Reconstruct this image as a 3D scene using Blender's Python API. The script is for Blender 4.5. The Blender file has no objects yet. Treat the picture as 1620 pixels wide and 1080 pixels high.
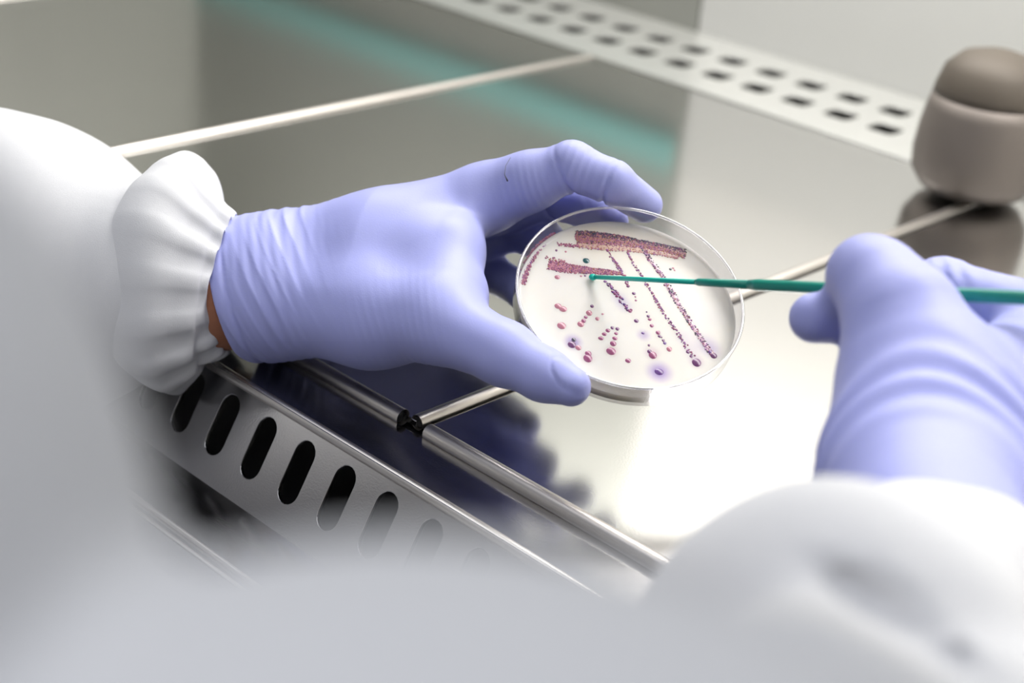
import bpy, bmesh, math, random
import numpy as np
from mathutils import Vector, Matrix

# ------------------------------------------------------------------ camera, world, lights
SC = bpy.context.scene
COL = SC.collection
MM = 0.001
random.seed(7)
rng = np.random.default_rng(7)

cam_data = bpy.data.cameras.new('camera')
cam = bpy.data.objects.new('camera', cam_data)
COL.objects.link(cam)
cam_data.sensor_width = 36.0
cam_data.lens = 55.0
cam_data.clip_start = 0.002
cam_data.clip_end = 50
RIGHT = Vector((0.7140987, 0.6947316, 0.0860878))
DOWN = Vector((0.3558825, -0.2543733, -0.8992452))
FWD = Vector((-0.6028356, 0.6727870, -0.4288904))
m3 = Matrix((RIGHT, -DOWN, -FWD)).transposed()
cam.matrix_world = Matrix.Translation((0, 0, 0.3)) @ m3.to_4x4()
cam_data.dof.use_dof = True
cam_data.dof.focus_distance = 0.606
cam_data.dof.aperture_fstop = 6.8
SC.camera = cam

SC.view_settings.view_transform = 'Standard'
SC.view_settings.look = 'None'
SC.view_settings.gamma = 1.0
SC.view_settings.use_curve_mapping = False
SC.view_settings.exposure = 0.0
SC.cycles.caustics_reflective = False
SC.cycles.caustics_refractive = False

world = bpy.data.worlds.new('world')
SC.world = world
world.use_nodes = True
bg = world.node_tree.nodes['Background']
bg.inputs[0].default_value = (0.86, 0.89, 1.0, 1)
bg.inputs[1].default_value = 0.25


def area(name, loc, target, sx, sy, power, color=(1, 1, 1)):
    d = bpy.data.lights.new(name, 'AREA')
    d.shape = 'RECTANGLE'
    d.size = sx
    d.size_y = sy
    d.energy = power
    d.color = color
    o = bpy.data.objects.new(name, d)
    COL.objects.link(o)
    o.location = loc
    o.rotation_euler = (Vector(target) - Vector(loc)).to_track_quat('-Z', 'Y').to_euler()
    return o


# the cabinet's fluorescent tube fitting above the worktop, and an added overhead fill that brightens the gown
area('cabinet_light', (-0.47, 0.83, 0.66), (-0.47, 0.79, 0.0), 1.2, 0.22, 11.4, (1.0, 0.985, 0.965))
area('gown_fill', (-0.20, -0.05, 1.40), (-0.12, 0.05, 0.0), 1.6, 1.0, 13.0, (0.93, 0.95, 1.0))


# ------------------------------------------------------------------ materials
def mat(name, color=(0.8, 0.8, 0.8), rough=0.5, metal=0.0, spec=0.5, noise=0.0, noise_scale=40.0,
        bump=0.0, bump_scale=200.0, sss=0.0, sss_r=(1, 1, 1), sheen=0.0, stretch=(1, 1, 1), trans=0.0, rough_var=0.0):
    m = bpy.data.materials.new(name)
    m.use_nodes = True
    nt = m.node_tree
    b = nt.nodes['Principled BSDF']
    b.inputs['Base Color'].default_value = (*color, 1)
    b.inputs['Roughness'].default_value = rough
    b.inputs['Metallic'].default_value = metal
    b.inputs['Specular IOR Level'].default_value = spec
    if sheen:
        b.inputs['Sheen Weight'].default_value = sheen
    if sss:
        b.inputs['Subsurface Weight'].default_value = sss
        b.inputs['Subsurface Radius'].default_value = sss_r
        b.inputs['Subsurface Scale'].default_value = 0.004
    if trans:
        b.inputs['Transmission Weight'].default_value = trans
    tc = nt.nodes.new('ShaderNodeTexCoord')
    mp = nt.nodes.new('ShaderNodeMapping')
    mp.inputs['Scale'].default_value = stretch
    nt.links.new(tc.outputs['Object'], mp.inputs['Vector'])
    n1 = nt.nodes.new('ShaderNodeTexNoise')
    n1.inputs['Scale'].default_value = noise_scale
    n1.inputs['Detail'].default_value = 4
    nt.links.new(mp.outputs[0], n1.inputs['Vector'])
    if noise:
        mr = nt.nodes.new('ShaderNodeMapRange')
        mr.inputs[3].default_value = 1 - noise
        mr.inputs[4].default_value = 1 + noise * 0.5
        nt.links.new(n1.outputs[0], mr.inputs[0])
        mx = nt.nodes.new('ShaderNodeVectorMath')
        mx.operation = 'SCALE'
        mx.inputs[0].default_value = color
        nt.links.new(mr.outputs[0], mx.inputs['Scale'])
        nt.links.new(mx.outputs[0], b.inputs['Base Color'])
    if rough_var:
        mr2 = nt.nodes.new('ShaderNodeMapRange')
        mr2.inputs[3].default_value = rough - rough_var
        mr2.inputs[4].default_value = rough + rough_var
        nt.links.new(n1.outputs[0], mr2.inputs[0])
        nt.links.new(mr2.outputs[0], b.inputs['Roughness'])
    if bump:
        n2 = nt.nodes.new('ShaderNodeTexNoise')
        n2.inputs['Scale'].default_value = bump_scale
        n2.inputs['Detail'].default_value = 3
        nt.links.new(mp.outputs[0], n2.inputs['Vector'])
        bp = nt.nodes.new('ShaderNodeBump')
        bp.inputs['Strength'].default_value = bump
        bp.inputs['Distance'].default_value = 0.0005
        nt.links.new(n2.outputs[0], bp.inputs['Height'])
        nt.links.new(bp.outputs[0], b.inputs['Normal'])
    return m


M = {}
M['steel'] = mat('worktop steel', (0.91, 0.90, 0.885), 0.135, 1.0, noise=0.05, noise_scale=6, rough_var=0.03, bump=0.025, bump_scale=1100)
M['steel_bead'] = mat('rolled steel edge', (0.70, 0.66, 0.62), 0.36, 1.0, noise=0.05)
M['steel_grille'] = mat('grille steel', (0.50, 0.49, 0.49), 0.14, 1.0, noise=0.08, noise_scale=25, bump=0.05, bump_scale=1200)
M['steel_rear'] = mat('rear grille steel', (0.86, 0.86, 0.83), 0.35, 0.8, noise=0.05)
M['panel_pale'] = mat('pale wall tone', (0.90, 0.885, 0.84), 0.45, 0.0, noise=0.06, noise_scale=3)  # on the back wall this pale tone paints in a bright reflection
M['panel_dark'] = mat('dark wall tone', (0.37, 0.375, 0.34), 0.5, 0.0, noise=0.25, noise_scale=4, stretch=(1, 1, 0.1))  # on the back wall this dark tone paints in a dark reflection
M['panel_dim'] = mat('dimmed wall tone', (0.78, 0.78, 0.75), 0.5, 0.0, noise=0.06, noise_scale=3)  # weaker light low on the back wall, put into the colour
M['teal_reflect'] = mat('teal reflected line', (0.30, 0.67, 0.64), 0.2, 0.0)  # colour of a reflected teal line, no glass part here
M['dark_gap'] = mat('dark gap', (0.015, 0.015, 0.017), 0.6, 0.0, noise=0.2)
M['pan'] = mat('drain pan steel', (0.45, 0.45, 0.47), 0.4, 1.0, noise=0.1)
M['glove'] = mat('periwinkle nitrile', (0.405, 0.43, 0.80), 0.46, 0.0, 0.32, noise=0.05, noise_scale=60, bump=0.10, bump_scale=1500, sss=0.15, sss_r=(0.5, 0.5, 1.0))
M['gown'] = mat('white polyester gown', (0.69, 0.69, 0.70), 0.85, 0.0, 0.2, noise=0.03, noise_scale=30, bump=0.25, bump_scale=2600, sheen=0.2)
M['skin'] = mat('skin', (0.42, 0.17, 0.09), 0.5, 0.0, 0.4, noise=0.15, noise_scale=90, sss=0.1, sss_r=(1, 0.4, 0.2))
M['loop'] = mat('green loop plastic', (0.0, 0.26, 0.19), 0.32, 0.0, 0.5, noise=0.04)
M['loop_tip'] = mat('teal loop plastic', (0.0, 0.47, 0.37), 0.3, 0.0, 0.5, noise=0.04)
M['canister'] = mat('brown satin metal', (0.23, 0.20, 0.18), 0.55, 0.5, noise=0.12, noise_scale=18)
M['canister_lid'] = mat('brown lid', (0.12, 0.10, 0.08), 0.6, 0.2, noise=0.1)
M['hair'] = mat('dark fibre', (0.05, 0.05, 0.08), 0.6)


def plastic_clear(name, base):
    m = bpy.data.materials.new(name)
    m.use_nodes = True
    nt = m.node_tree
    nt.nodes.clear()
    out = nt.nodes.new('ShaderNodeOutputMaterial')
    tr = nt.nodes.new('ShaderNodeBsdfTransparent')
    tr.inputs[0].default_value = (0.93, 0.925, 0.94, 1)
    gl = nt.nodes.new('ShaderNodeBsdfGlossy')
    gl.inputs['Roughness'].default_value = 0.06
    lw = nt.nodes.new('ShaderNodeLayerWeight')
    fr = nt.nodes.new('ShaderNodeMath')
    fr.operation = 'POWER'
    fr.inputs[1].default_value = 4.0
    nt.links.new(lw.outputs['Facing'], fr.inputs[0])
    nz = nt.nodes.new('ShaderNodeTexNoise')
    nz.inputs['Scale'].default_value = 300
    mx = nt.nodes.new('ShaderNodeMixShader')
    ad = nt.nodes.new('ShaderNodeMath')
    ad.operation = 'MULTIPLY_ADD'
    ad.inputs[1].default_value = 0.02
    nt.links.new(nz.outputs[0], ad.inputs[0])
    ab = nt.nodes.new('ShaderNodeMath')
    ab.inputs[1].default_value = base
    ab.use_clamp = True
    nt.links.new(fr.outputs[0], ab.inputs[0])
    nt.links.new(ab.outputs[0], ad.inputs[2])
    nt.links.new(ad.outputs[0], mx.inputs[0])
    nt.links.new(tr.outputs[0], mx.inputs[1])
    nt.links.new(gl.outputs[0], mx.inputs[2])
    nt.links.new(mx.outputs[0], out.inputs[0])
    return m


M['clear'] = plastic_clear('clear polystyrene', 0.025)
M['clear_rim'] = plastic_clear('clear rim', 0.30)


# ------------------------------------------------------------------ object helpers
def tag(o, label=None, cat=None, group=None, kind=None):
    if label: o['label'] = label
    if cat: o['category'] = cat
    if group: o['group'] = group
    if kind: o['kind'] = kind
    return o


def empty(name, loc=(0, 0, 0)):
    o = bpy.data.objects.new(name, None)
    o.location = loc
    o.empty_display_size = 0.02
    COL.objects.link(o)
    return o


def link(name, me, m, parent=None):
    o = bpy.data.objects.new(name, me)
    COL.objects.link(o)
    if m is not None and not me.materials:
        me.materials.append(m)
    if parent is not None:
        o.parent = parent
        o.matrix_parent_inverse = parent.matrix_basis.inverted()
    return o


def mesh_from(name, v, f, smooth=True):
    me = bpy.data.meshes.new(name)
    me.from_pydata([tuple(x) for x in v], [], [tuple(x) for x in f])
    me.update()
    if smooth:
        me.polygons.foreach_set('use_smooth', [True] * len(me.polygons))
    return me


def mesh_np(name, v, quads):
    me = bpy.data.meshes.new(name)
    n, q = len(v), len(quads)
    me.vertices.add(n)
    me.vertices.foreach_set('co', np.asarray(v, np.float32).ravel())
    me.loops.add(q * 4)
    me.loops.foreach_set('vertex_index', np.asarray(quads, np.int32).ravel())
    me.polygons.add(q)
    me.polygons.foreach_set('loop_start', np.arange(0, q * 4, 4, dtype=np.int32))
    me.polygons.foreach_set('loop_total', np.full(q, 4, np.int32))
    me.polygons.foreach_set('use_smooth', np.ones(q, bool))
    me.update(calc_edges=True)
    me.validate()
    return me


def box(name, lo, hi, m, parent=None, bevel=0.0):
    """axis-aligned box given in millimetres, optional bevel"""
    bm = bmesh.new()
    bmesh.ops.create_cube(bm, size=1)
    lo, hi = Vector(lo), Vector(hi)
    for v in bm.verts:
        v.co = Vector([(lo[i] + hi[i]) / 2 + v.co[i] * (hi[i] - lo[i]) for i in range(3)]) * MM
    if bevel:
        bmesh.ops.bevel(bm, geom=list(bm.edges), offset=bevel * MM, segments=3, profile=0.5, affect='EDGES')
    me = bpy.data.meshes.new(name)
    bm.to_mesh(me)
    bm.free()
    return link(name, me, m, parent)


def tube_mesh(name, pts, rad, n=20, caps=True):
    """swept round tube through points (mm) with a radius for each point"""
    pts = [Vector(p) for p in pts]
    vs, fs = [], []
    t0 = (pts[1] - pts[0]).normalized()
    ref = Vector((0, 0, 1)) if abs(t0.z) < 0.9 else Vector((1, 0, 0))
    a = t0.cross(ref).normalized()
    for i, p in enumerate(pts):
        t = (pts[min(i + 1, len(pts) - 1)] - pts[max(i - 1, 0)]).normalized()
        a = (a - t * a.dot(t)).normalized()
        b = t.cross(a)
        for k in range(n):
            w = 2 * math.pi * k / n
            vs.append((p + (a * math.cos(w) + b * math.sin(w)) * rad[i]) * MM)
    for i in range(len(pts) - 1):
        for k in range(n):
            fs.append((i * n + k, i * n + (k + 1) % n, (i + 1) * n + (k + 1) % n, (i + 1) * n + k))
    if caps:
        fs.append(tuple(range(n))[::-1])
        fs.append(tuple((len(pts) - 1) * n + k for k in range(n)))
    return mesh_from(name, vs, fs)


def lathe_mesh(name, prof, n=96, closed=False):
    """revolve (r, z) pairs in mm about z"""
    vs, fs = [], []
    m_ = len(prof)
    for r, z in prof:
        for k in range(n):
            w = 2 * math.pi * k / n
            vs.append((r * math.cos(w) * MM, r * math.sin(w) * MM, z * MM))
    rows = m_ if closed else m_ - 1
    for i in range(rows):
        j = (i + 1) % m_
        for k in range(n):
            fs.append((i * n + k, i * n + (k + 1) % n, j * n + (k + 1) % n, j * n + k))
    return mesh_from(name, vs, fs)


def holed_plate(name, w, hgt, holes, thick, m, bevel=0.0):
    """flat plate w x hgt (mm, origin at its corner) with hole outlines cut through"""
    cu = bpy.data.curves.new(name, 'CURVE')
    cu.dimensions = '2D'
    cu.fill_mode = 'BOTH'
    cu.extrude = thick / 2 * MM
    cu.bevel_depth = bevel * MM
    cu.bevel_resolution = 2

    def spline(pts):
        sp = cu.splines.new('POLY')
        sp.points.add(len(pts) - 1)
        for q, (x, y) in zip(sp.points, pts):
            q.co = (x * MM, y * MM, 0, 1)
        sp.use_cyclic_u = True
    spline([(0, 0), (w, 0), (w, hgt), (0, hgt)])
    for hpts in holes:
        spline(hpts)
    tmp = bpy.data.objects.new(name + '_c', cu)
    COL.objects.link(tmp)
    dg = bpy.context.evaluated_depsgraph_get()
    me = bpy.data.meshes.new_from_object(tmp.evaluated_get(dg))
    bpy.data.objects.remove(tmp)
    me.name = name
    me.materials.clear()
    me.materials.append(m)
    return me


def stadium(cx, cy, w, l, n=10):
    """slot outline, long axis along y"""
    r = w / 2
    s = l / 2 - r
    p = [(cx + r * math.cos(a), cy + s + r * math.sin(a)) for a in np.linspace(0, math.pi, n)]
    p += [(cx + r * math.cos(a), cy - s + r * math.sin(a)) for a in np.linspace(math.pi, 2 * math.pi, n)]
    return p


# ------------------------------------------------------------------ implicit surfaces (gloved hands, gown)
class Field:
    def __init__(self, lo, hi, step):
        self.lo = np.array(lo, float)
        self.step = step
        self.n = np.ceil((np.array(hi, float) - self.lo) / step).astype(int) + 1
        self.ax = [self.lo[i] + step * np.arange(self.n[i]) for i in range(3)]
        self.F = np.full(self.n, 60.0, np.float32)

    def window(self, lo, hi):
        sl = []
        for i in range(3):
            a = max(0, int((lo[i] - self.lo[i]) / self.step))
            b = min(self.n[i], int((hi[i] - self.lo[i]) / self.step) + 2)
            if b <= a:
                return None
            sl.append(slice(a, b))
        return tuple(sl)

    def grid(self, sl):
        return [self.ax[0][sl[0]][:, None, None].astype(np.float32), self.ax[1][sl[1]][None, :, None].astype(np.float32),
                self.ax[2][sl[2]][None, None, :].astype(np.float32)]

    def cone(self, a, b, ra, rb, k, flat=None):
        """rounded cone from a to b blended in with smoothness k; flat=(dir, factor) squashes it along dir"""
        a, b = np.array(a, float), np.array(b, float)
        R_ = max(ra, rb) + 3 * k + 4
        if flat:
            R_ *= max(1.0, flat[1])
        sl = self.window(np.minimum(a, b) - R_, np.maximum(a, b) + R_)
        if sl is None:
            return
        X, Y, Z = self.grid(sl)
        ab = b - a
        L2 = max(ab @ ab, 1e-6)
        dx, dy, dz = X - a[0], Y - a[1], Z - a[2]
        t = np.clip((dx * ab[0] + dy * ab[1] + dz * ab[2]) / L2, 0, 1)
        dx, dy, dz = dx - t * ab[0], dy - t * ab[1], dz - t * ab[2]
        d2 = dx * dx + dy * dy + dz * dz
        if flat:
            u = np.array(flat[0], float)
            u /= np.linalg.norm(u)
            c = dx * u[0] + dy * u[1] + dz * u[2]
            d2 = d2 - c * c + (c / flat[1]) ** 2
        d = np.sqrt(d2) - (ra + (rb - ra) * t)
        self.join(sl, d, k)

    def join(self, sl, d, k):
        f = self.F[sl]
        if k <= 0:
            self.F[sl] = np.minimum(f, d)
            return
        hh = np.maximum(k - np.abs(f - d), 0) / k
        self.F[sl] = np.minimum(f, d) - hh * hh * k * 0.25

    def chain(self, pts, k):
        for (p, r), (q, s) in zip(pts[:-1], pts[1:]):
            self.cone(p, q, r, s, k)

    def cut(self, p, nrm, k=0.6):
        X, Y, Z = self.grid((slice(None),) * 3)
        nrm = np.array(nrm, float) / np.linalg.norm(nrm)
        d = (X - p[0]) * nrm[0] + (Y - p[1]) * nrm[1] + (Z - p[2]) * nrm[2]
        f = self.F
        hh = np.maximum(k - np.abs(f - d), 0) / k
        self.F = (np.maximum(f, d) + hh * hh * k * 0.25).astype(np.float32)

    def carve(self, a, b, r, k, flat):
        """hollow out a rounded groove from a to b, stretched along flat[0] by flat[1]"""
        keep = self.F
        self.F = np.full(self.n, 60.0, np.float32)
        self.cone(a, b, r, r, 0, flat)
        d = -self.F
        hh = np.maximum(k - np.abs(keep - d), 0) / k
        self.F = (np.maximum(keep, d) + hh * hh * k * 0.25).astype(np.float32)

    def displace(self, p, R_, fn):
        """add fn(X, Y, Z) (mm, positive swells) around p"""
        sl = self.window(np.array(p) - R_, np.array(p) + R_)
        if sl is None:
            return
        X, Y, Z = self.grid(sl)
        self.F[sl] -= fn(X, Y, Z).astype(np.float32)

    def mesh(self, name):
        F = self.F
        s = F < 0
        cs = np.zeros(tuple(self.n - 1), np.int8)
        for dx in (0, 1):
            for dy in (0, 1):
                for dz in (0, 1):
                    cs += s[dx:self.n[0] - 1 + dx, dy:self.n[1] - 1 + dy, dz:self.n[2] - 1 + dz]
        act = np.argwhere((cs > 0) & (cs < 8))
        ids = np.full(cs.shape, -1, np.int32)
        ids[act[:, 0], act[:, 1], act[:, 2]] = np.arange(len(act))
        acc = np.zeros((len(act), 3))
        cnt = np.zeros(len(act))
        for ax in range(3):
            o1, o2 = [i for i in range(3) if i != ax]
            for u in (0, 1):
                for v in (0, 1):
                    off = np.zeros(3, int)
                    off[o1], off[o2] = u, v
                    i0 = act + off
                    i1 = i0.copy()
                    i1[:, ax] += 1
                    f0 = F[i0[:, 0], i0[:, 1], i0[:, 2]]
                    f1 = F[i1[:, 0], i1[:, 1], i1[:, 2]]
                    c = (f0 < 0) != (f1 < 0)
                    t = np.where(c, f0 / np.where(c, f0 - f1, 1), 0)
                    pt = np.zeros((len(act), 3)) + off
                    pt[:, ax] = t
                    acc += pt * c[:, None]
                    cnt += c
        V = (act + acc / cnt[:, None]) * self.step + self.lo
        quads = []
        for ax in range(3):
            o1, o2 = (ax + 1) % 3, (ax + 2) % 3
            a = [slice(None)] * 3
            b = [slice(None)] * 3
            a[ax] = slice(0, -1)
            b[ax] = slice(1, None)
            s0, s1 = s[tuple(a)], s[tuple(b)]
            e = np.argwhere(s0 != s1)
            ok = (e[:, o1] > 0) & (e[:, o2] > 0) & (e[:, o1] < self.n[o1] - 1) & (e[:, o2] < self.n[o2] - 1)
            e = e[ok]
            inside = s0[e[:, 0], e[:, 1], e[:, 2]]

            def cid(d1, d2):
                q = e.copy()
                q[:, o1] += d1
                q[:, o2] += d2
                return ids[q[:, 0], q[:, 1], q[:, 2]]
            c00, c10, c11, c01 = cid(-1, -1), cid(0, -1), cid(0, 0), cid(-1, 0)
            q = np.stack([c00, c10, c11, c01], 1)
            q[~inside] = q[~inside][:, ::-1]
            quads.append(q)
        quads = np.concatenate(quads)
        quads = quads[(quads >= 0).all(1)]
        return mesh_np(name, V * MM, quads)


def wob(X, Y, Z, s, seed=0.0):
    """cheap smooth noise in about -1..1, feature size s mm"""
    return (np.sin(X / s * 1.9 + 1.3 * np.sin(Y / s * 1.1 + seed) + seed) +
            np.sin(Y / s * 2.1 + 1.7 * np.sin(Z / s * 1.2 + 2 * seed) + 1.7) +
            np.sin(Z / s * 1.7 + 1.5 * np.sin(X / s * 1.3 + 0.7 * seed) + 4.1)) / 3


def folds(X, Y, Z, p, u, wave, sharp=1.0, warp=0.0, warp_s=20.0, seed=0.0):
    """parallel rounded ridges with wavelength `wave` along unit vector u through p, -1..1"""
    c = (X - p[0]) * u[0] + (Y - p[1]) * u[1] + (Z - p[2]) * u[2]
    if warp:
        c = c + warp * wob(X, Y, Z, warp_s, seed)
    s = np.sin(c * (2 * math.pi / wave))
    return np.sign(s) * np.abs(s) ** sharp if sharp != 1.0 else s


def ridge(X, Y, Z, p, u, wave, sharp, warp, warp_s, seed):
    """thin raised folds of stretched rubber, 0..1"""
    c = (X - p[0]) * u[0] + (Y - p[1]) * u[1] + (Z - p[2]) * u[2] + warp * wob(X, Y, Z, warp_s, seed)
    return (1 - np.abs(np.sin(c * (math.pi / wave)))) ** sharp


def ball(X, Y, Z, p, r):
    d2 = (X - p[0]) ** 2 + (Y - p[1]) ** 2 + (Z - p[2]) ** 2
    return np.exp(-d2 / (r * r))


# ------------------------------------------------------------------ the cabinet: walls, worktop trays, grilles
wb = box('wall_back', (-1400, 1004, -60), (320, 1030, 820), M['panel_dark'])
tag(wb, 'back wall of the safety cabinet behind the rear grille', kind='structure')
box('dim_reflect_band', (-730, 1000, -2), (320, 1004, 118), M['panel_dim'], wb)  # added band, duller colour imitates dimmer light at the wall foot
box('bright_reflect_panel', (-730, 1000, 119), (320, 1004, 820), M['panel_pale'], wb)  # bright side of the reflected split, painted as pale wall
box('dark_reflect_panel', (-1400, 1000, -2), (-732, 1004, 820), M['panel_dark'], wb)  # dark side of the reflected split, painted as dark wall
box('teal_reflect_strip', (-1400, 996, 92), (-738, 1000, 116), M['teal_reflect'], wb)  # added out of view so the worktop mirrors a teal line
wl = box('wall_left', (-1420, 330, -60), (-1400, 1030, 820), M['panel_dark'])
tag(wl, 'left side wall of the safety cabinet', kind='structure')
wr = box('wall_right', (320, 330, -60), (340, 1030, 820), M['panel_pale'])
tag(wr, 'right side wall of the safety cabinet', kind='structure')
ce = box('ceiling', (-1420, 420, 822), (340, 1030, 840), M['panel_pale'])
tag(ce, 'cabinet roof above the worktop', kind='structure')
wf = box('front_light_blocker', (-1420, 355, 275), (340, 370, 840), M['panel_dark'])  # unseen, added and lowered to block lamp light from gown and hands
tag(wf, 'added opaque panel above the arm opening that keeps lamp light off the gown', kind='structure')
fl = box('floor', (-1420, 290, -80), (340, 1030, -62), M['pan'])
tag(fl, 'steel drain pan under the worktop trays', kind='structure')

TRAY_X = [-1387, -1054, -721, -388, -55, 278]
TRAY_LABEL = ['far left steel worktop tray next to the left cabinet wall', 'steel worktop tray beyond the pale rolled joint at upper left',
              'dark steel worktop tray under the gloved left hand', 'bright steel worktop tray under the dish and the right hand',
              'steel worktop tray to the right of the right sleeve, out of the picture']
for i in range(5):
    x0, x1 = TRAY_X[i], TRAY_X[i + 1]
    t = empty('worktop_tray', (x0 * MM, 0.385, 0))
    tag(t, TRAY_LABEL[i], 'tray', 'steel worktop trays in a row')
    box('plate', (x0 + 1, 386, -3), (x1 - 5, 866, 0), M['steel'], t, 0.4)
    link('front_edge', tube_mesh('front_edge', [(x0 + 4, 384.5, -0.6), (x1 - 11, 384.5, -0.6)], [3.5, 3.5], caps=False), M['steel_bead'], t)
    link('side_edge', tube_mesh('side_edge', [(x1 - 4.5, 386, -0.6), (x1 - 4.5, 867, -0.6)], [3.3, 3.3], caps=False), M['steel_bead'], t)
    for nm, a, b in (('edge_core', (x0 + 5.5, 384.5, -0.6), (x1 - 12.5, 384.5, -0.6)), ('edge_core', (x1 - 4.5, 387.5, -0.6), (x1 - 4.5, 866, -0.6))):
        link(nm, tube_mesh(nm, [a, b], [2.6, 2.6], 12), M['dark_gap'], t)

# front air grille: sill strip, sloping slotted plate, lower flange and lip
fg = empty('front_grille', (-0.4, 0.356, 0))
tag(fg, 'sloping steel front air grille with long rounded slots', 'grille')
GX0, GX1 = -1390.0, 320.0
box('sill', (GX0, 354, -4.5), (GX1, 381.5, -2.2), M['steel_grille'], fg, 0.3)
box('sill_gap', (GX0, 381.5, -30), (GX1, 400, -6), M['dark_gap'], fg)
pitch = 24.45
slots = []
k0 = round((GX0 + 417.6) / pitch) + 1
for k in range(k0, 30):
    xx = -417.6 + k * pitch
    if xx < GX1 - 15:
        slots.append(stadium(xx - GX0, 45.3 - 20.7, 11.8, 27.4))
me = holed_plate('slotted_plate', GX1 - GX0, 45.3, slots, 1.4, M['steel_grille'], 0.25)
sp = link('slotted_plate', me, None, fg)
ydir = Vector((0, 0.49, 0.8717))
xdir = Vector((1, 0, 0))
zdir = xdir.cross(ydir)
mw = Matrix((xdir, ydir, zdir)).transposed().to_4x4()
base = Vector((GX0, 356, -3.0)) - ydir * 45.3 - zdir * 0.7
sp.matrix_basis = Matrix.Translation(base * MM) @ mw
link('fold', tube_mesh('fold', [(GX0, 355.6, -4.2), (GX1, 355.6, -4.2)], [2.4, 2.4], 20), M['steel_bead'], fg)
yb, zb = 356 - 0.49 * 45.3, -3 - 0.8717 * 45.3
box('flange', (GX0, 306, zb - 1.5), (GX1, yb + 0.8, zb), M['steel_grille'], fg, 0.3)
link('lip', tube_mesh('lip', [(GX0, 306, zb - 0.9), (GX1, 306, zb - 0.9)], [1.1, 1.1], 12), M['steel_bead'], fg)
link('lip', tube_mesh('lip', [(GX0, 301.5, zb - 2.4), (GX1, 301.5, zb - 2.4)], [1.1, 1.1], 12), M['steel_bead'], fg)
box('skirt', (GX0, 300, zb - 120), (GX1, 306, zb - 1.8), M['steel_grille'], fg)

# rear exhaust grille with two staggered rows of oblong holes
rg = empty('rear_grille', (-0.6, 0.93, 0))
tag(rg, 'pale steel rear exhaust grille with two staggered rows of oblong holes', 'grille')
RX0, RX1 = -1390.0, 320.0
holes = []
for k in range(-24, 26):
    for y_, off in ((912, 0.0), (955, -18.5)):
        xx = -573 + k * 35.3 + off
        if RX0 + 20 < xx < RX1 - 20:
            w_, h_ = 21.0, 20.0
            holes.append([(xx - RX0 + w_ / 2 * sx * cx_, y_ - 868 + h_ / 2 * sy * cy_) for sx, sy, cx_, cy_ in
                          ((1, -1, 1, .6), (1, 1, 1, .6), (1, 1, .8, 1), (-1, 1, .8, 1), (-1, 1, 1, .6), (-1, -1, 1, .6), (-1, -1, .8, 1), (1, -1, .8, 1))])
me = holed_plate('perforated_plate', RX1 - RX0, 131, holes, 1.5, M['steel_rear'], 0.2)
pp = link('perforated_plate', me, None, rg)
pp.matrix_basis = Matrix.Translation(Vector((RX0, 868, 0.2)) * MM)
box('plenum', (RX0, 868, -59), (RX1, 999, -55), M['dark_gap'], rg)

# brown-grey container standing on the worktop at the back right
cb = (-400.9, 842.8, 5.5)
can = empty('steel_canister', (cb[0] * MM, cb[1] * MM, 0.001))
tag(can, 'rounded brown-grey metal container standing at the back of the worktop', 'container')
o = link('body', lathe_mesh('body', [(0, 1), (20, 1), (31, 5), (37, 14), (38, 26), (37, 40), (35, 52), (33, 60), (0, 60)], 48), M['canister'], can)
o.matrix_parent_inverse = Matrix.Identity(4)
o = link('lid', lathe_mesh('lid', [(0, 60), (33, 60), (32.5, 64), (29, 76), (21, 84), (9, 87.5), (0, 88)], 48), M['canister_lid'], can)
o.matrix_parent_inverse = Matrix.Identity(4)

# ------------------------------------------------------------------ petri dish with agar and colonies
DC = Vector((-336.66, 441.36, 62.0))
DN = Vector((0.37034, -0.27110, 0.88846))
DX = (RIGHT - DN * RIGHT.dot(DN)).normalized()
DY = DN.cross(DX)
dish = empty('petri_dish')
tag(dish, 'clear round petri dish of cream agar held in the gloved left hand', 'petri dish')
dish.matrix_basis = Matrix.Translation(DC * MM) @ Matrix((DX, DY, DN)).transposed().to_4x4()
I4 = Matrix.Identity(4)
HD = 11.8
prof = [(0, -HD), (43.6, -HD), (44.3, -HD + 0.7), (44.7, -0.6), (44.9, 0), (44.3, 0.25), (43.8, 0), (43.3, -HD + 1.4), (43.0, -HD + 1.2), (0, -HD + 1.2)]
o = link('dish_base', lathe_mesh('dish_base', prof, 160), M['clear'], dish)
o.matrix_parent_inverse = I4
o = link('rim', lathe_mesh('rim', [(44.35 + 0.62 * math.cos(a), 0.1 + 0.5 * math.sin(a)) for a in np.linspace(0, 2 * math.pi, 12, endpoint=False)], 160, True), M['clear_rim'], dish)
o.matrix_parent_inverse = I4
AG = -8.2


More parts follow.
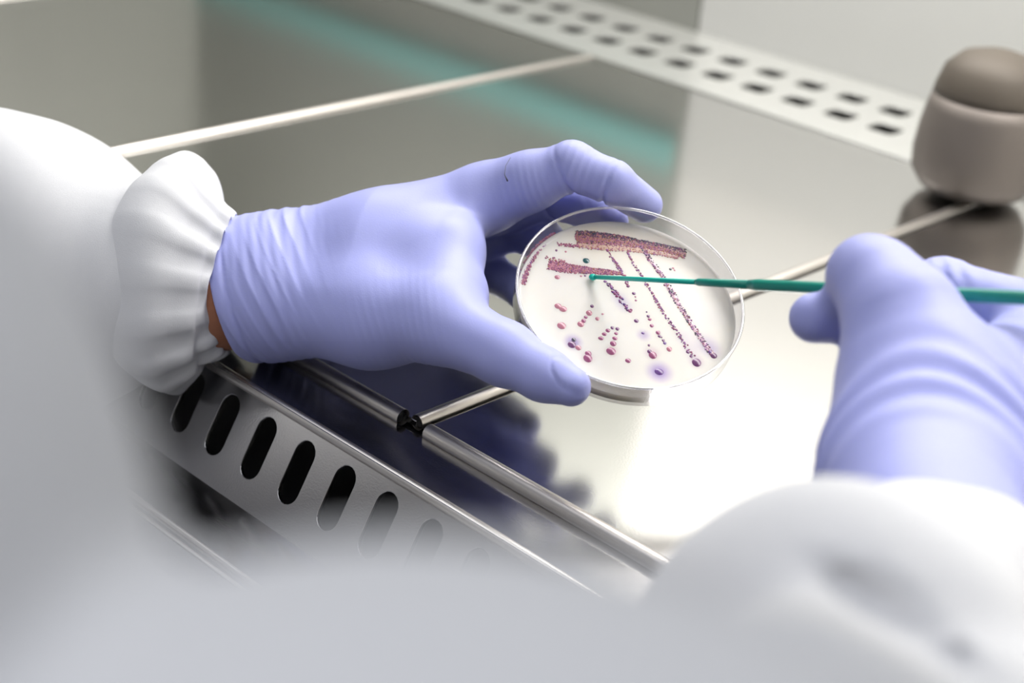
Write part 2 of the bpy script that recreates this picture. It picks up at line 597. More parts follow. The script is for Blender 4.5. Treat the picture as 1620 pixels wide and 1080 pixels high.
def agar_material(halos):
    m = mat('cream agar', (0.83, 0.79, 0.735), 0.25, 0.0, 0.4, sss=0.6, sss_r=(1.0, 0.9, 0.75))
    nt = m.node_tree
    b = nt.nodes['Principled BSDF']
    b.inputs['Subsurface Scale'].default_value = 0.008
    tc = nt.nodes.new('ShaderNodeTexCoord')
    nz = nt.nodes.new('ShaderNodeTexNoise')
    nz.inputs['Scale'].default_value = 45
    nt.links.new(tc.outputs['Object'], nz.inputs['Vector'])
    mixn = nt.nodes.new('ShaderNodeMix')
    mixn.data_type = 'RGBA'
    mixn.inputs[6].default_value = (0.78, 0.715, 0.63, 1)
    mixn.inputs[7].default_value = (0.79, 0.74, 0.69, 1)
    nt.links.new(nz.outputs[0], mixn.inputs[0])
    last = mixn.outputs[2]
    for (x, y, r, s, c) in halos:
        vm = nt.nodes.new('ShaderNodeVectorMath')
        vm.operation = 'DISTANCE'
        vm.inputs[1].default_value = (x * MM, y * MM, AG * MM)
        nt.links.new(tc.outputs['Object'], vm.inputs[0])
        mr = nt.nodes.new('ShaderNodeMapRange')
        mr.interpolation_type = 'SMOOTHSTEP'
        mr.inputs[1].default_value = 0
        mr.inputs[2].default_value = r * MM
        mr.inputs[3].default_value = s
        mr.inputs[4].default_value = 0
        nt.links.new(vm.outputs['Value'], mr.inputs[0])
        mx = nt.nodes.new('ShaderNodeMix')
        mx.data_type = 'RGBA'
        mx.inputs[7].default_value = (*c, 1)
        nt.links.new(mr.outputs[0], mx.inputs[0])
        nt.links.new(last, mx.inputs[6])
        last = mx.outputs[2]
    nt.links.new(last, b.inputs['Base Color'])
    return m


# pigment that has diffused into the agar around some colonies: x, y, radius (mm), strength, colour
PUR = (0.28, 0.16, 0.52)
HALO = [(-21.52, -19.23, 5.0, 0.75, PUR), (11.45, -29.72, 7.0, 0.85, PUR), (6.22, -12.75, 4.0, 0.5, PUR), (-2.56, 4.36, 5.0, 0.28, PUR), (-0.61, 0.92, 5.0, 0.28, PUR),
        (30.68, -13.99, 7.0, 0.30, PUR), (32.97, -16.78, 6.0, 0.35, PUR), (33.44, -0.21, 11, 0.10, (0.3, 0.35, 0.5)), (9.08, -21.03, 4.5, 0.4, (0.5, 0.2, 0.4)), (26.26, -23.09, 4.5, 0.4, (0.45, 0.2, 0.45)),
        (-6.53, -21.81, 4, 0.3, (0.6, 0.25, 0.35)), (-16.02, -25.88, 4, 0.3, (0.6, 0.25, 0.35)), (-11.68, 33.04, 16, 0.30, (0.70, 0.50, 0.28)), (2.10, 32.62, 15, 0.28, (0.70, 0.48, 0.28)), (15.87, 31.09, 12, 0.22, (0.70, 0.45, 0.32)),
        (-23.19, 16.72, 8, 0.3, (0.7, 0.35, 0.45)), (-14.75, 16.72, 7, 0.25, (0.7, 0.35, 0.45)), (22.49, -11.87, 6, 0.18, PUR), (24.99, -17.69, 6, 0.2, PUR)]
o = agar = link('agar', lathe_mesh('agar', [(0, AG), (30, AG), (41.5, AG), (42.6, AG + 0.25), (43.25, AG + 1.1), (43.3, AG + 0.9), (43.15, -HD + 1.25), (0, -HD + 1.25)], 120), agar_material(HALO), dish)
o.matrix_parent_inverse = I4

# colour variants of the colonies
CM = {}
for nm, c in dict(magenta=(0.27, 0.055, 0.15), pink=(0.42, 0.15, 0.21), plum=(0.13, 0.03, 0.13), ink=(0.035, 0.025, 0.06), rust=(0.33, 0.12, 0.065), lilac=(0.31, 0.12, 0.32), film_brown=(0.36, 0.17, 0.14), film_tan=(0.55, 0.36, 0.28), film_rose=(0.42, 0.15, 0.22), film_mauve=(0.56, 0.36, 0.44), violet=(0.12, 0.04, 0.22), teal=(0.0, 0.07, 0.08)).items():
    CM[nm] = mat('colony ' + nm, c, 0.25, 0.0, 0.6, noise=0.12, noise_scale=700)


def dome(r, hgt, nseg=8):
    vs, fs = [(0, 0, hgt)], []
    for a, (rr, zz) in enumerate(((0.6, 0.8), (1.0, 0.0))):
        for k in range(nseg):
            w = 2 * math.pi * k / nseg
            vs.append((r * rr * math.cos(w), r * rr * math.sin(w), hgt * zz))
    for k in range(nseg):
        fs.append((0, 1 + k, 1 + (k + 1) % nseg))
        fs.append((1 + k, 1 + nseg + k, 1 + nseg + (k + 1) % nseg, 1 + (k + 1) % nseg))
    return vs, fs


def streak(label, pts, widths, n, rad, mats, weights, seed, film=None):
    """a line of many tiny colonies merged along a polyline (mm), one mesh"""
    r_ = np.random.default_rng(seed)
    pts = np.array(pts)
    seg = np.linalg.norm(np.diff(pts, axis=0), axis=1)
    cum = np.r_[0, np.cumsum(seg)]
    vs, fs, mi = [], [], []
    for q in range(n):
        s = r_.random() * cum[-1]
        i = min(np.searchsorted(cum, s, 'right') - 1, len(seg) - 1)
        t = (s - cum[i]) / seg[i]
        p = pts[i] * (1 - t) + pts[i + 1] * t
        d = (pts[i + 1] - pts[i]) / seg[i]
        w = widths[i] * (1 - t) + widths[i + 1] * t
        off = r_.uniform(-1, 1)
        p = p + np.array([-d[1], d[0]]) * off * w / 2
        rr = rad * r_.uniform(0.5, 1.4)
        v, f = dome(rr, rr * 0.55, 6)
        b0 = len(vs)
        vs += [((p[0] + a) * MM, (p[1] + b) * MM, (AG + c) * MM) for a, b, c in v]
        fs += [tuple(b0 + k for k in ff) for ff in f]
        wts = weights(off) if callable(weights) else weights
        mi += [int(r_.choice(len(mats), p=np.array(wts) / sum(wts)))] * len(f)
    if film:
        # the smear of growth the grains sit in
        L, Rt = [], []
        nn = 60
        for q in range(nn + 1):
            s = cum[-1] * q / nn
            i = min(np.searchsorted(cum, s, 'right') - 1, len(seg) - 1)
            t = (s - cum[i]) / seg[i]
            p = pts[i] * (1 - t) + pts[i + 1] * t
            d = (pts[i + 1] - pts[i]) / seg[i]
            w = (widths[i] * (1 - t) + widths[i + 1] * t) * (0.35 if q in (0, nn) else 0.88)
            nv = np.array([-d[1], d[0]])
            L.append(p + nv * w / 2 * r_.uniform(0.75, 1.1))
            Rt.append(p - nv * w / 2 * r_.uniform(0.75, 1.1))
        b0 = len(vs)
        for a, b in zip(L, Rt):
            m_ = (a + b) / 2
            vs += [(a[0] * MM, a[1] * MM, (AG + 0.03) * MM), (m_[0] * MM, m_[1] * MM, (AG + 0.12) * MM), (b[0] * MM, b[1] * MM, (AG + 0.03) * MM)]
        for q in range(nn):
            for c in (0, 1):
                fs.append((b0 + 3 * q + c, b0 + 3 * q + c + 1, b0 + 3 * q + c + 4, b0 + 3 * q + c + 3))
                mi.append(len(mats))
    me = mesh_from('colony_streak', vs, fs)
    for x in mats + ([film] if film else []):
        me.materials.append(CM[x])
    me.polygons.foreach_set('material_index', mi)
    o = link('colony_streak', me, None, agar)
    o.matrix_parent_inverse = I4
    o['kind'] = 'stuff'
    o['label'] = label
    return o


streak('broad brown and plum streak of merged colonies at the far side', [(-19.39, 34.02), (-11.64, 34.38), (-1.29, 34.19), (7.33, 33.54), (15.97, 32.77), (25.84, 30.72)], [6.6, 6.8, 6.4, 4.6, 4.2, 5.2], 2200, 0.33,
       ['ink', 'plum', 'rust', 'magenta', 'pink'], lambda u: [9 if u > 0.1 else 0.4, 3 if u > 0 else 0.8, 2 if u < 0.2 else 0.8, 2.2, 2.2 if u < 0 else 1], 1, 'film_brown')
streak('lower pale edge of the broad streak', [(-18.64, 29.67), (-8.33, 30.36), (2.03, 31.28), (12.38, 30.63), (22.67, 28.86)], [3.2, 4.5, 5, 4, 3], 650, 0.28, ['rust', 'pink', 'magenta', 'lilac'], [3, 3, 1.5, 1], 2, 'film_tan')
streak('short magenta streak beside the broad one', [(-26.76, 29.05), (-23.35, 28.94), (-17.79, 29.34)], [2.0, 2.2, 1.2], 70, 0.4, ['magenta', 'pink'], [2, 1], 3)
streak('magenta streak just above the loop tip', [(-30.57, 18.26), (-27.38, 17.59), (-20.65, 16.94), (-13.05, 17.04), (-5.41, 17.15), (-1.16, 17.15)], [5.5, 5.8, 4.6, 3.4, 2.2, 1.0], 800, 0.34, ['magenta', 'plum', 'pink', 'rust'], [4, 1.2, 2, 1], 4, 'film_rose')
streak('thin pink smear over the magenta streak', [(-31.54, 21.40), (-27.33, 20.85), (-23.95, 20.42)], [1.6, 1.6, 1.0], 30, 0.35, ['pink', 'magenta'], [2, 1], 5)
streak('pink growth creeping along the dish wall', [(-27.26, 34.54), (-30.99, 31.04), (-34.87, 25.56), (-38.30, 18.57), (-40.18, 12.41), (-41.28, 6.64)], [2.4, 2.6, 3.2, 3.4, 3.4, 3.2], 620, 0.34, ['magenta', 'pink', 'lilac', 'plum'], [2.5, 2, 2, .6], 6, 'film_rose')
streak('dark diagonal streak nearest the right side of the dish', [(7.29, 32.75), (10.83, 26.00), (15.11, 18.34), (18.85, 9.65), (22.53, 1.10), (26.23, -6.29), (29.88, -13.57), (32.80, -18.82)], [1.8, 2.2, 2.2, 2.6, 2.0, 2.2, 2.4, 2.2], 420, 0.36, ['ink', 'magenta', 'lilac', 'plum', 'rust'], [2, 2.4, 2.5, 2, .6], 7, 'film_mauve')
streak('long thin diagonal streak of small colonies', [(1.77, 29.25), (3.41, 23.94), (6.91, 16.76), (9.96, 10.15), (13.31, 2.08), (16.32, -3.83), (19.33, -9.16), (21.89, -14.50), (25.15, -21.21)], [0.8, 1.1, 1.3, 1.2, 1.2, 1.2, 1.6, 2.2, 2.6], 240, 0.37, ['magenta', 'lilac', 'plum', 'pink'], [2, 3, 1.3, 1], 8)
streak('thin pink streak crossing under the needle', [(-6.85, 28.67), (-4.70, 24.54), (-1.92, 19.44), (0.03, 15.35), (1.26, 10.67)], [0.8, 1.2, 1.6, 1.4, 1.0], 90, 0.40, ['magenta', 'lilac', 'pink'], [2, 2, 1], 9)
streak('dotted purple streak below the needle', [(-8.12, 12.71), (-5.32, 8.79), (-2.16, 3.88), (1.37, -1.46)], [1.5, 1.8, 1.8, 2.4], 70, 0.50, ['plum', 'lilac', 'violet', 'magenta'], [2, 2, 1.5, 1.5], 10)

# separate colonies that can be told apart
SPOTS = [(-27.07, -2.51, 1.7, 'pink'), (-25.12, -3.73, 1.8, 'pink'), (-25.85, -11.94, 2.0, 'pink'), (-13.61, -0.98, 1.0, 'plum'), (-14.88, -4.46, 1.6, 'pink'), (-16.27, -6.69, 1.0, 'magenta'), (-17.15, -8.55, 1.1, 'magenta'), (-18.35, -10.33, 1.7, 'pink'),
         (-11.73, -6.87, 1.0, 'pink'), (-9.57, -4.34, .6, 'pink'), (-10.66, -16.25, 1.2, 'magenta'), (-9.26, -14.06, 1.1, 'magenta'), (-7.79, -12.15, 1.2, 'magenta'), (-6.00, -10.61, .9, 'plum'), (-4.03, -10.89, 1.0, 'plum'), (-4.62, -13.21, .9, 'magenta'),
         (-5.21, -15.61, 1.2, 'magenta'), (-5.98, -18.23, 1.6, 'magenta'), (-6.94, -21.96, 2.1, 'magenta'), (-21.25, -18.19, 1.1, 'ink'), (-22.04, -20.59, 1.9, 'plum'), (-19.56, -21.81, 1.3, 'pink'), (-15.81, -24.17, 1.6, 'magenta'), (-16.04, -26.38, 2.0, 'magenta'), (-0.49, -25.71, 1.3, 'magenta'),
         (11.29, -29.64, 1.9, 'violet'), (9.27, -22.01, 1.9, 'magenta'), (8.12, -20.43, 1.2, 'plum'), (8.04, -17.42, .7, 'plum'), (3.65, -6.07, 1.1, 'plum'), (6.03, -11.75, .8, 'violet'), (3.31, 7.52, .9, 'plum'), (3.99, 4.11, .6, 'magenta'), (3.90, 5.89, .5, 'magenta'), (1.10, 10.87, .8, 'plum'),
         (8.00, -1.18, .5, 'plum'), (8.56, -3.20, .8, 'plum'), (9.06, -4.70, .9, 'magenta'), (9.65, -7.73, 1.0, 'magenta'), (11.97, -10.85, 1.2, 'magenta'), (12.45, -12.53, .9, 'plum'), (13.84, -14.41, .8, 'plum'), (14.34, -15.68, .9, 'violet'), (15.92, -18.33, 1.3, 'pink'), (13.26, -12.95, .5, 'plum'),
         (26.30, -23.58, 2.1, 'plum'), (33.33, -19.47, 1.5, 'plum'), (32.06, -17.69, 1.2, 'violet'), (18.46, 10.25, 1.3, 'ink'), (10.44, 26.83, .9, 'ink'), (11.37, 24.97, .8, 'ink'), (25.05, -5.18, .9, 'rust'), (-27.06, 11.93, 1.3, 'pink'), (-27.16, 25.69, .7, 'plum'), (-23.42, 25.51, .6, 'pink'), (-15.27, 21.86, 1.5, 'teal'),
         (-15.92, 14.09, .6, 'plum'), (-17.53, 13.67, .6, 'pink'), (18.94, 21.88, .7, 'ink'), (20.10, 22.58, .6, 'pink'), (20.64, 21.55, .6, 'pink'), (-32.40, 26.98, .6, 'ink'), (2.30, 31.31, .5, 'ink'), (1.37, -1.46, 1.1, 'magenta'), (23.25, -18.90, 1.0, 'plum'), (24.36, -20.79, .9, 'plum')]
dome_cache = {}
for (x, y, r, c) in SPOTS:
    r = r * 0.88
    key = (round(r, 2), c)
    if key not in dome_cache:
        v, f = dome(r, min(0.4, r * 0.22), 16)
        me_ = mesh_from('colony', [(a * MM, b * MM, d * MM) for a, b, d in v], f)
        me_.materials.append(CM[c])
        dome_cache[key] = me_
    px_, py_ = x, y
    o = link('colony', dome_cache[key], None, agar)
    o.matrix_parent_inverse = I4
    o.location = (px_ * MM, py_ * MM, (AG - 0.02) * MM)
    o.scale = (random.uniform(.9, 1.1), random.uniform(.9, 1.15), 1)

# ------------------------------------------------------------------ inoculating loop
TIP = np.array((-355.9, 440.9, 62.5))
END = np.array((-174.6, 427.2, 124.4))
lp = empty('inoculating_loop', tuple(TIP * MM))
tag(lp, 'green plastic inoculating loop held over the agar by the right hand', 'inoculating loop')
LN = lambda s: TIP + (END - TIP) * s


sA, sB, sC, sD = 0.2868, 0.4200, 0.4380, 0.6233      # where the shaft and the handle begin
link('needle', tube_mesh('needle', [LN(0.005), LN(sA)], [0.85, 1.0], 14), M['loop_tip'], lp)
link('shaft', tube_mesh('shaft', [LN(sA - 0.004), LN(sA + .004), LN(sB)], [1.0, 1.4, 1.7], 16), M['loop'], lp)
link('handle', tube_mesh('handle', [LN(sB - .004), LN(sC), LN(sD), LN(1.30)], [1.7, 2.15, 2.15, 2.3], 16), M['loop'], lp)
bm = bmesh.new()
bmesh.ops.create_uvsphere(bm, u_segments=20, v_segments=12, radius=1.65 * MM)
for v in bm.verts:
    v.co.z *= 0.75
    v.co += Vector(TIP) * MM
me = bpy.data.meshes.new('loop_end')
bm.to_mesh(me)
bm.free()
me.polygons.foreach_set('use_smooth', [True] * len(me.polygons))
link('loop_end', me, M['loop_tip'], lp)

# ------------------------------------------------------------------ the worker: arms, gown, gloves
person = None

# --- left glove
G = Field((-505, 325, -35), (-290, 490, 125), 0.72)
W0 = np.array((-498.6, 352.2, 26.0)); W1 = np.array((-472.9, 371.8, 32.5))
G.cone(W0, W1, 27.0, 27.5, 8)
G.cone((-479.4, 376.7, 37.6), (-418.4, 444.8, 75.0), 21, 13.5, 14)      # index metacarpal
G.cone((-487.0, 382.8, 27.5), (-441.4, 448.6, 57.3), 20, 13, 14)        # middle
G.cone((-490.6, 385.8, 21.0), (-451.2, 454.2, 37.9), 19, 12.5, 14)      # ring
G.cone((-489.2, 384.7, 17.3), (-457.6, 455.9, 21.5), 18, 12, 14)        # little
G.cone((-464.9, 369.0, 28.4), (-418.3, 382.8, 38.2), 20, 19.5, 16)      # thumb base
G.cone((-418.3, 382.8, 38.2), (-385.9, 387.8, 47.1), 19.5, 16.0, 12)
G.cone((-437.5, 402.1, 53.4), (-408.9, 415.1, 61.7), 20, 13, 18)        # web
G.cone((-409.2, 407.1, 56.6), (-392.3, 400.1, 52.2), 13, 13, 14)
G.chain([((-384.8, 386.8, 46.4), 15.5), ((-351.5, 389.4, 45.5), 11.2), ((-334.0, 391.8, 43.5), 9.0), ((-322.5, 394.2, 42.7), 7.4)], 6)   # thumb
G.chain([((-419.7, 443.5, 74.8), 13.0), ((-404.4, 451.7, 84.7), 11.0), ((-389.6, 460.6, 94.3), 10.0)], 8)      # index finger
G.chain([((-389.6, 460.6, 94.3), 10.0), ((-375.1, 469.6, 90.3), 8.7), ((-369.2, 485.5, 79.0), 7.4)], 3)
G.chain([((-441.1, 448.4, 56.6), 12.0), ((-410.6, 473.5, 71.6), 9.6)], 4)                                   # middle
G.chain([((-410.6, 473.5, 71.6), 9.6), ((-392.7, 476.8, 72.7), 8.8), ((-383.7, 482.7, 67.0), 7.6)], 3)
G.chain([((-451.2, 454.2, 37.9), 11.5), ((-429.5, 473.1, 50.9), 9.4), ((-406.8, 470.6, 52.4), 8.6), ((-394.2, 468.1, 49.5), 7.5)], 3)   # ring
G.chain([((-457.6, 455.9, 21.5), 10.5), ((-434.3, 467.0, 29.6), 8.4), ((-410.6, 462.4, 30.9), 7.6), ((-397.2, 457.5, 27.7), 6.8)], 3)   # little
RG = np.array(RIGHT); DN_ = np.array(DOWN)
ax_w = (W1 - W0) / np.linalg.norm(W1 - W0)
# wrist wrinkles: oblique folds running round the wrist
u1 = ax_w * 0.88 - DN_ * 0.47
u1 /= np.linalg.norm(u1)
pw = np.array((-454.7, 363.9, 41.1))
def wristf(X, Y, Z):
    c = (X - W1[0]) * ax_w[0] + (Y - W1[1]) * ax_w[1] + (Z - W1[2]) * ax_w[2]
    env = np.exp(-((c - 6) / 20.0) ** 2)
    v = 0.5 + 0.5 * wob(X, Y, Z, 14, 2.0)
    return env * (0.75 * v * ridge(X, Y, Z, pw, u1, 5.6, 2.2, 3.0, 24, 1.0) + 0.30 * v * folds(X, Y, Z, pw, u1, 7.4, 1.0, 3.0, 24, 1.0) + 0.22 * (0.5 + 0.5 * wob(X, Y, Z, 11, 8.0)) * folds(X, Y, Z, pw, u1 + 0.2 * DN_, 4.1, 1.0, 2.2, 15, 3.0))
G.displace(pw, 70, wristf)
pt = np.array((-389.4, 376.7, 39.3))
u2 = ax_w * 0.97 - DN_ * 0.2
G.displace(pt, 45, lambda X, Y, Z: ball(X, Y, Z, pt, 21) * 0.42 * ridge(X, Y, Z, pt, u2, 3.3, 1.6, 1.2, 14, 2.0) * (0.6 + 0.4 * wob(X, Y, Z, 8, 5)))
pk = np.array((-382.8, 456.8, 97.4))
fd = np.array((-374.6, 468.9, 90.8)) - np.array((-389.6, 460.6, 94.3)); fd /= np.linalg.norm(fd)
G.displace(pk, 30, lambda X, Y, Z: ball(X, Y, Z, pk, 10) * 0.17 * folds(X, Y, Z, pk, fd, 3.4, 1.0, 0.6, 8, 1.0))
pm = np.array((-399.5, 444.0, 84.4))
fm = np.array((-389.6, 460.6, 94.3)) - np.array((-419.7, 443.5, 74.8)); fm /= np.linalg.norm(fm)
G.displace(pm, 30, lambda X, Y, Z: ball(X, Y, Z, pm, 9) * 0.16 * folds(X, Y, Z, pm, fm + 0.25 * RG, 3.6, 1.0, 0.7, 8, 4.0))
for q, dd, dep in (((-391.7, 458.7, 94.3), fm, 1.6), ((-375.0, 468.6, 91.0), fd, 1.6), ((-410.9, 473.1, 71.6), fm, 1.8)):
    q = np.array(q)
    def crease(X, Y, Z, q=q, dd=dd, dep=dep):
        c = (X - q[0]) * dd[0] + (Y - q[1]) * dd[1] + (Z - q[2]) * dd[2] + 0.7 * wob(X, Y, Z, 6, 1)
        return -dep * np.exp(-(c / 0.9) ** 2) * ball(X, Y, Z, q + DN_ * 6, 11)
    G.displace(q, 24, crease)
# thumb nail under the glove
tn = np.array((-320.6, 387.5, 50.4))
td = np.array((-322.5, 394.2, 42.7)) - np.array((-334.0, 391.8, 43.5)); td /= np.linalg.norm(td)
nn_ = -DN_ * 0.75 - np.array(FWD) * 0.65
nn_ = nn_ - td * (nn_ @ td); nn_ /= np.linalg.norm(nn_)
ts = np.cross(td, nn_)
tc_ = np.array((-323.5, 393.5, 43.0))
def nail(X, Y, Z):
    a = (X - tc_[0]) * td[0] + (Y - tc_[1]) * td[1] + (Z - tc_[2]) * td[2]
    b = (X - tc_[0]) * ts[0] + (Y - tc_[1]) * ts[1] + (Z - tc_[2]) * ts[2]
    c = (X - tc_[0]) * nn_[0] + (Y - tc_[1]) * nn_[1] + (Z - tc_[2]) * nn_[2]
    e = np.sqrt(((a - 1.0) / 6.8) ** 2 + (b / 5.0) ** 2)
    return (c > 0) * (0.45 / (1 + np.exp((e - 1) * 16)) - 0.35 * np.exp(-((e - 1.12) / 0.10) ** 2))
G.displace(tc_, 18, nail)
cutp = np.array((-482.8, 361.8, 30.5))
G.displace(cutp, 60, lambda X, Y, Z: 0.9 * np.exp(-((((X - cutp[0]) * ax_w[0] + (Y - cutp[1]) * ax_w[1] + (Z - cutp[2]) * ax_w[2]) - 2.0 - 2.0 * wob(X, Y, Z, 22, 4)) / 2.0) ** 2) * (0.8 + 0.6 * wob(X, Y, Z, 7, 1)))
axc = ax_w * 0.985 + DN_ * -0.17
G.cut(cutp, -axc, 0.8)
def hem(X, Y, Z):
    c = (X - cutp[0]) * axc[0] + (Y - cutp[1]) * axc[1] + (Z - cutp[2]) * axc[2] + 1.6 * wob(X, Y, Z, 26, 2.0)
    return -0.8 * np.exp(-((c - 6.0) / 0.9) ** 2) + 0.35 * np.exp(-((c - 3.0) / 2.2) ** 2)
G.displace(cutp, 60, hem)
GL = G.mesh('glove')

# --- right glove
H = Field((-285, 255, -30), (-60, 500, 175), 1.3)
RW0 = np.array((-123.3, 303.8, 87.1)); RW1 = np.array((-171.8, 369.5, 83.5))
H.cone(RW0, RW1, 25, 25.5, 8)
H.cone(RW1, (-187.6, 396.6, 94.6), 25.5, 25, 14)
H.cone((-159.8, 377.9, 79.9), (-169.3, 434.3, 88.4), 23, 25, 16)      # outer side of the hand
H.cone((-187.0, 396.1, 92.9), (-206.1, 406.1, 112.2), 25, 17.0, 12)    # thumb base
H.chain([((-205.7, 405.8, 111.3), 17.0), ((-219.3, 412.2, 117.0), 12.8), ((-225.2, 415.6, 116.6), 11.3), ((-232.9, 423.0, 106.4), 9.5)], 6)   # thumb
H.chain([((-172.0, 436.3, 95.4), 20), ((-180.2, 456.7, 104.0), 14.0)], 12)
H.chain([((-182.0, 455.6, 104.7), 13.0), ((-220.6, 460.2, 101.0), 11.0), ((-231.8, 436.9, 94.1), 9.6), ((-242.6, 418.4, 94.2), 8.4)], 5)      # index finger
H.chain([((-178.7, 464.7, 91.0), 13.0), ((-218.9, 478.5, 80.5), 10.5), ((-222.4, 447.2, 78.3), 9.5), ((-225.0, 425.9, 83.5), 8.4)], 5)       # middle
H.chain([((-172.3, 468.4, 76.2), 12.0), ((-207.0, 480.7, 67.3), 10.0), ((-211.2, 444.1, 69.5), 9.0)], 5)
H.chain([((-166.2, 460.7, 67.2), 11.0), ((-193.9, 474.3, 57.5), 9.0), ((-196.8, 438.3, 63.4), 8.2)], 5)
uw = np.array(RW1 - RW0) / np.linalg.norm(RW1 - RW0)
pr = np.array((-165.5, 353.5, 96.3))
def rwr(X, Y, Z):
    c = (X - RW1[0]) * uw[0] + (Y - RW1[1]) * uw[1] + (Z - RW1[2]) * uw[2]
    s = ((X - pr[0]) * RG[0] + (Y - pr[1]) * RG[1] + (Z - pr[2]) * RG[2])
    cc = c + s * s * 0.010
    return 1.3 * np.exp(-((c - 2) / 13.0) ** 2) * np.sin(cc * 2 * math.pi / 13.0 + 0.6)
H.displace(pr, 60, rwr)
pc = np.array((-216.6, 454.2, 109.1))
H.displace(pc, 26, lambda X, Y, Z: 0.6 * ball(X, Y, Z, pc, 9) * folds(X, Y, Z, pc, RG, 5.0, 1.0, 0.7, 8, 1))
H.cut(np.array((-127.9, 310.8, 85.9)), -uw, 0.8)
GR = H.mesh('glove')

# --- body (skin) : one continuous surface from both wrists through arms, shoulders and torso
EL_L = (-705, 195, 5); SH_L = (-520, -30, 170); SH_R = (-165, -55, 140); EL_R = (-10, 120, -10)
B = Field((-800, -190, -340), (80, 400, 320), 5.0)
B.chain([((-476.7, 368.2, 32.0), 23), ((-491.3, 356.5, 29.6), 25), (np.array(EL_L), 38), (np.array(SH_L), 44)], 10)
B.chain([((-170.7, 369.4, 81.9), 17), ((-135.6, 321.3, 85.3), 17), (np.array(EL_R), 34), (np.array(SH_R), 42)], 10)
B.cone(np.array(SH_L), np.array(SH_R), 48, 48, 20)
B.cone((-340, -70, 110), (-340, -90, -300), 115, 120, 40)
B.cone((-340, -60, 180), (-340, -40, 260), 52, 46, 20)
person = link('person', B.mesh('person'), M['skin'])
tag(person, 'lab worker in white gown and blue gloves reaching in with both arms', 'person')

# --- gown
S = Field((-830, -240, -370), (150, 420, 300), 3.2)
S.chain([((-506.7, 347.8, 30.5), 37), ((-513.5, 343.6, 28.8), 39.5), ((-521.2, 339.4, 26.2), 39.5), ((-534.4, 335.4, 22.1), 42), ((-546.4, 330.6, 19.8), 50), ((-567.4, 321.7, 16.8), 62.5), ((-582.8, 312.3, 14.2), 70), ((-627.0, 275.7, 4.9), 78), (np.array(EL_L), 80), (np.array(SH_L), 78)], 7)
S.cone((-126.6, 13.1, 218.7), (-114.4, -4.2, 162.7), 56, 60, 6)
S.cone((-126.6, 13.1, 218.7), (-153.0, -46.7, 185.4), 56, 60, 20)
S.cone((-89.9, 10.9, 163.7), (-50.3, 53.2, 186.0), 50, 55, 4)
S.cone((-50.3, 53.2, 186.0), (-33.8, 72.0, 169.1), 55, 58, 6)
S.cone((-33.8, 72.0, 169.1), np.array(EL_R), 55, 60, 20)
S.cone((-132.2, 323.9, 77.5), np.array(EL_R), 33, 58, 12)
S.chain([((-146.1, 335.4, 75.5), 29), ((-135.7, 272.8, 91.0), 36), ((-115.9, 233.3, 106.0), 36)], 10)
S.chain([((-98.7, 196.6, 129.1), 26), ((-78.3, 212.0, 113.2), 34)], 5)
S.cone((-119.1, 243.6, 103.4), np.array(EL_R), 42, 58, 20)
S.cone(np.array(SH_L), np.array(SH_R), 62, 60, 30)
S.cone((-340, -80, 100), (-340, -95, -330), 135, 140, 60)
S.displace(np.array((-534.4, 303.1, 34.4)), 170, lambda X, Y, Z: 2.2 * wob(X, Y, Z, 26, 1.0) * ball(X, Y, Z, np.array((-538.1, 299.5, 33.9)), 110))
S.displace(np.array((-116.0, 231.4, 126.6)), 120, lambda X, Y, Z: 2.0 * wob(X, Y, Z, 16, 3.0) * ball(X, Y, Z, np.array((-116.0, 231.4, 126.6)), 80))
# the deep fold across the right sleeve
cr_s = np.array([(-114.5, 194.1, 152.3), (-111.7, 196.2, 153.9), [-105.6, 200.4, 155.8], [-103.3, 201.8, 156.0], [-101.2, 203.5, 155.6], [-99.1, 205.3, 154.9], [-97.0, 206.8, 154.1], [-94.7, 208.0, 153.3], [-92.2, 208.7, 152.6], [-89.6, 209.4, 151.7], [-86.9, 210.0, 150.8], [-84.0, 210.8, 149.7], [-81.1, 211.8, 148.3], [-78.3, 213.1, 146.6]])
for j_, (qa, qb) in enumerate(zip(cr_s[:-1], cr_s[1:])):
    S.carve(qa, qb, 2.2 + 2.4 * math.sin(math.pi * (j_ + 1) / 15), 2.5, (FWD, 6.0))
gown = link('gown', S.mesh('gown'), M['gown'], person)
gown['label'] = 'white long-sleeved protective gown'
gl = link('glove', GL, M['glove'], person)
gl['label'] = 'periwinkle nitrile glove on the hand holding the dish'
gr = link('glove', GR, M['glove'], person)
gr['label'] = 'periwinkle nitrile glove on the hand holding the green loop'


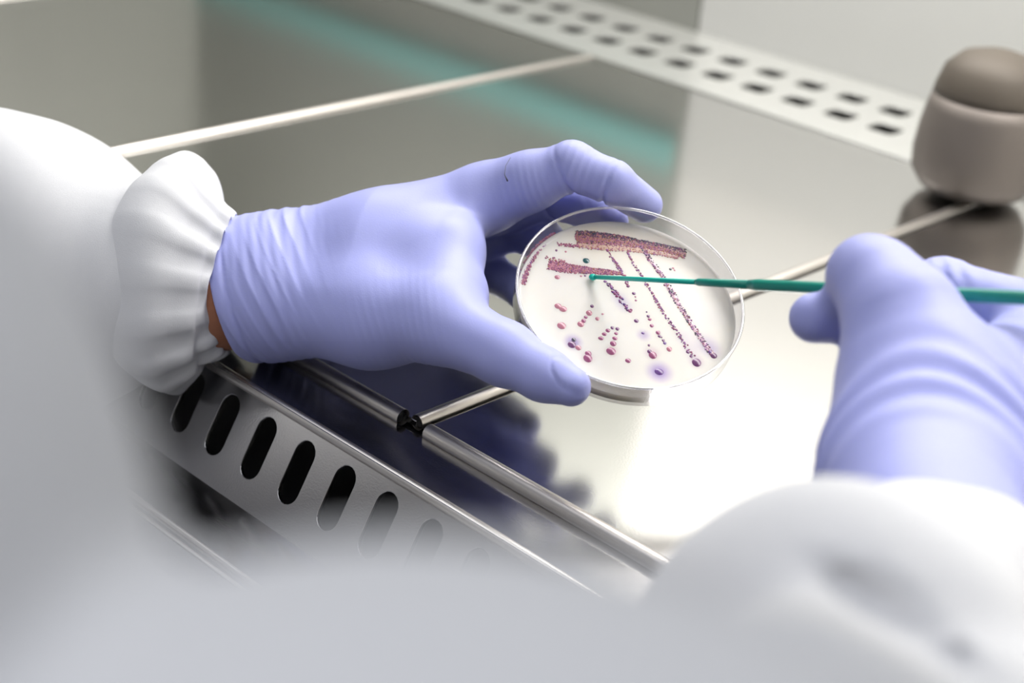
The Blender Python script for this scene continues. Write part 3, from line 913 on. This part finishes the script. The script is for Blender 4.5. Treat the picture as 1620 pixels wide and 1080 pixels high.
# --- gathered elastic sleeve cuff over the left wrist
def cuff(name, stations, nf, amp, seed, n=220, ell=1.0):
    """stations: (point, radius, fold amplitude factor); gathers run along the sleeve"""
    r_ = np.random.default_rng(seed)
    ph = r_.uniform(0, 6.28, 4)
    P = np.array([s_[0] for s_ in stations], float)
    Rr = np.array([s_[1] for s_ in stations], float)
    Fa = np.array([s_[2] for s_ in stations], float)
    tt = np.linspace(0, len(P) - 1, 60)
    def interp(A_):
        out = []
        for t in tt:
            i = min(int(t), len(A_) - 2)
            p0, p1, p2, p3 = A_[max(i - 1, 0)], A_[i], A_[i + 1], A_[min(i + 2, len(A_) - 1)]
            f_ = t - i
            out.append(0.5 * ((2 * p1) + (-p0 + p2) * f_ + (2 * p0 - 5 * p1 + 4 * p2 - p3) * f_ ** 2 + (-p0 + 3 * p1 - 3 * p2 + p3) * f_ ** 3))
        return np.array(out)
    P, Rr, Fa = interp(P), interp(Rr), interp(Fa)
    vs, fs = [], []
    a = None
    for i in range(len(P)):
        t = P[min(i + 1, len(P) - 1)] - P[max(i - 1, 0)]
        t /= np.linalg.norm(t)
        if a is None:
            a = -DN_.copy()
        a = a - t * (a @ t)
        a /= np.linalg.norm(a)
        b = np.cross(t, a)
        x = i / (len(P) - 1)
        for k in range(n):
            w = 2 * math.pi * k / n
            g = math.sin(nf * w + ph[0] + 0.9 * math.sin(2 * w + ph[1]) + 1.2 * (x - 0.5) * math.sin(3 * w))
            g = (abs(g) ** 0.7) * (1 if g > 0 else -1)
            g2 = math.sin(5 * w + ph[2] + 2.5 * x) * 0.8
            puff = 1 + 0.11 * (1 - Fa[i]) * math.cos(w)
            r2 = Rr[i] * puff + amp * Fa[i] * (g * (0.75 + 0.25 * math.sin(3 * w + ph[3]))) + amp * 0.8 * (1 - Fa[i]) * g2
            vs.append((P[i] + (a * math.cos(w) * ell + b * math.sin(w) * (1 - 0.14 * (1 - Fa[i]))) * r2) * MM)
    for i in range(len(P) - 1):
        for k in range(n):
            fs.append((i * n + k, i * n + (k + 1) % n, (i + 1) * n + (k + 1) % n, (i + 1) * n + k))
    return mesh_from(name, vs, fs)


c1 = link('sleeve_cuff', cuff('sleeve_cuff', [((-485.4, 359.2, 30.2), 22, 0.6), ((-486.2, 358.5, 30.1), 26.5, 1.0), ((-488.2, 356.8, 30.4), 30, 1.0), ((-492.2, 353.4, 30.6), 36, 0.85), ((-497.8, 349.7, 30.4), 43.5, 0.4), ((-505.3, 345.5, 29.6), 44, 0.15), ((-512.4, 342.9, 28.5), 36, 0.1), ((-516.0, 339.7, 28.6), 30, 0.1)],
                              15, 1.7, 3, ell=1.13), M['gown'], person)
c1['label'] = 'gathered elastic sleeve cuff'

# stray fibre on the index finger of the left glove
fib = link('lint_fibre', tube_mesh('lint_fibre', [(-396.4, 430.7, 91.8), (-399.4, 431.9, 93.3), (-402.9, 435.9, 95.2), (-407.2, 443.0, 96.0)], [0.35, 0.12, 0.10, 0.10], 8), M['hair'])
tag(fib, 'tiny dark fibre stuck to the left glove near the index knuckle', 'fibre')
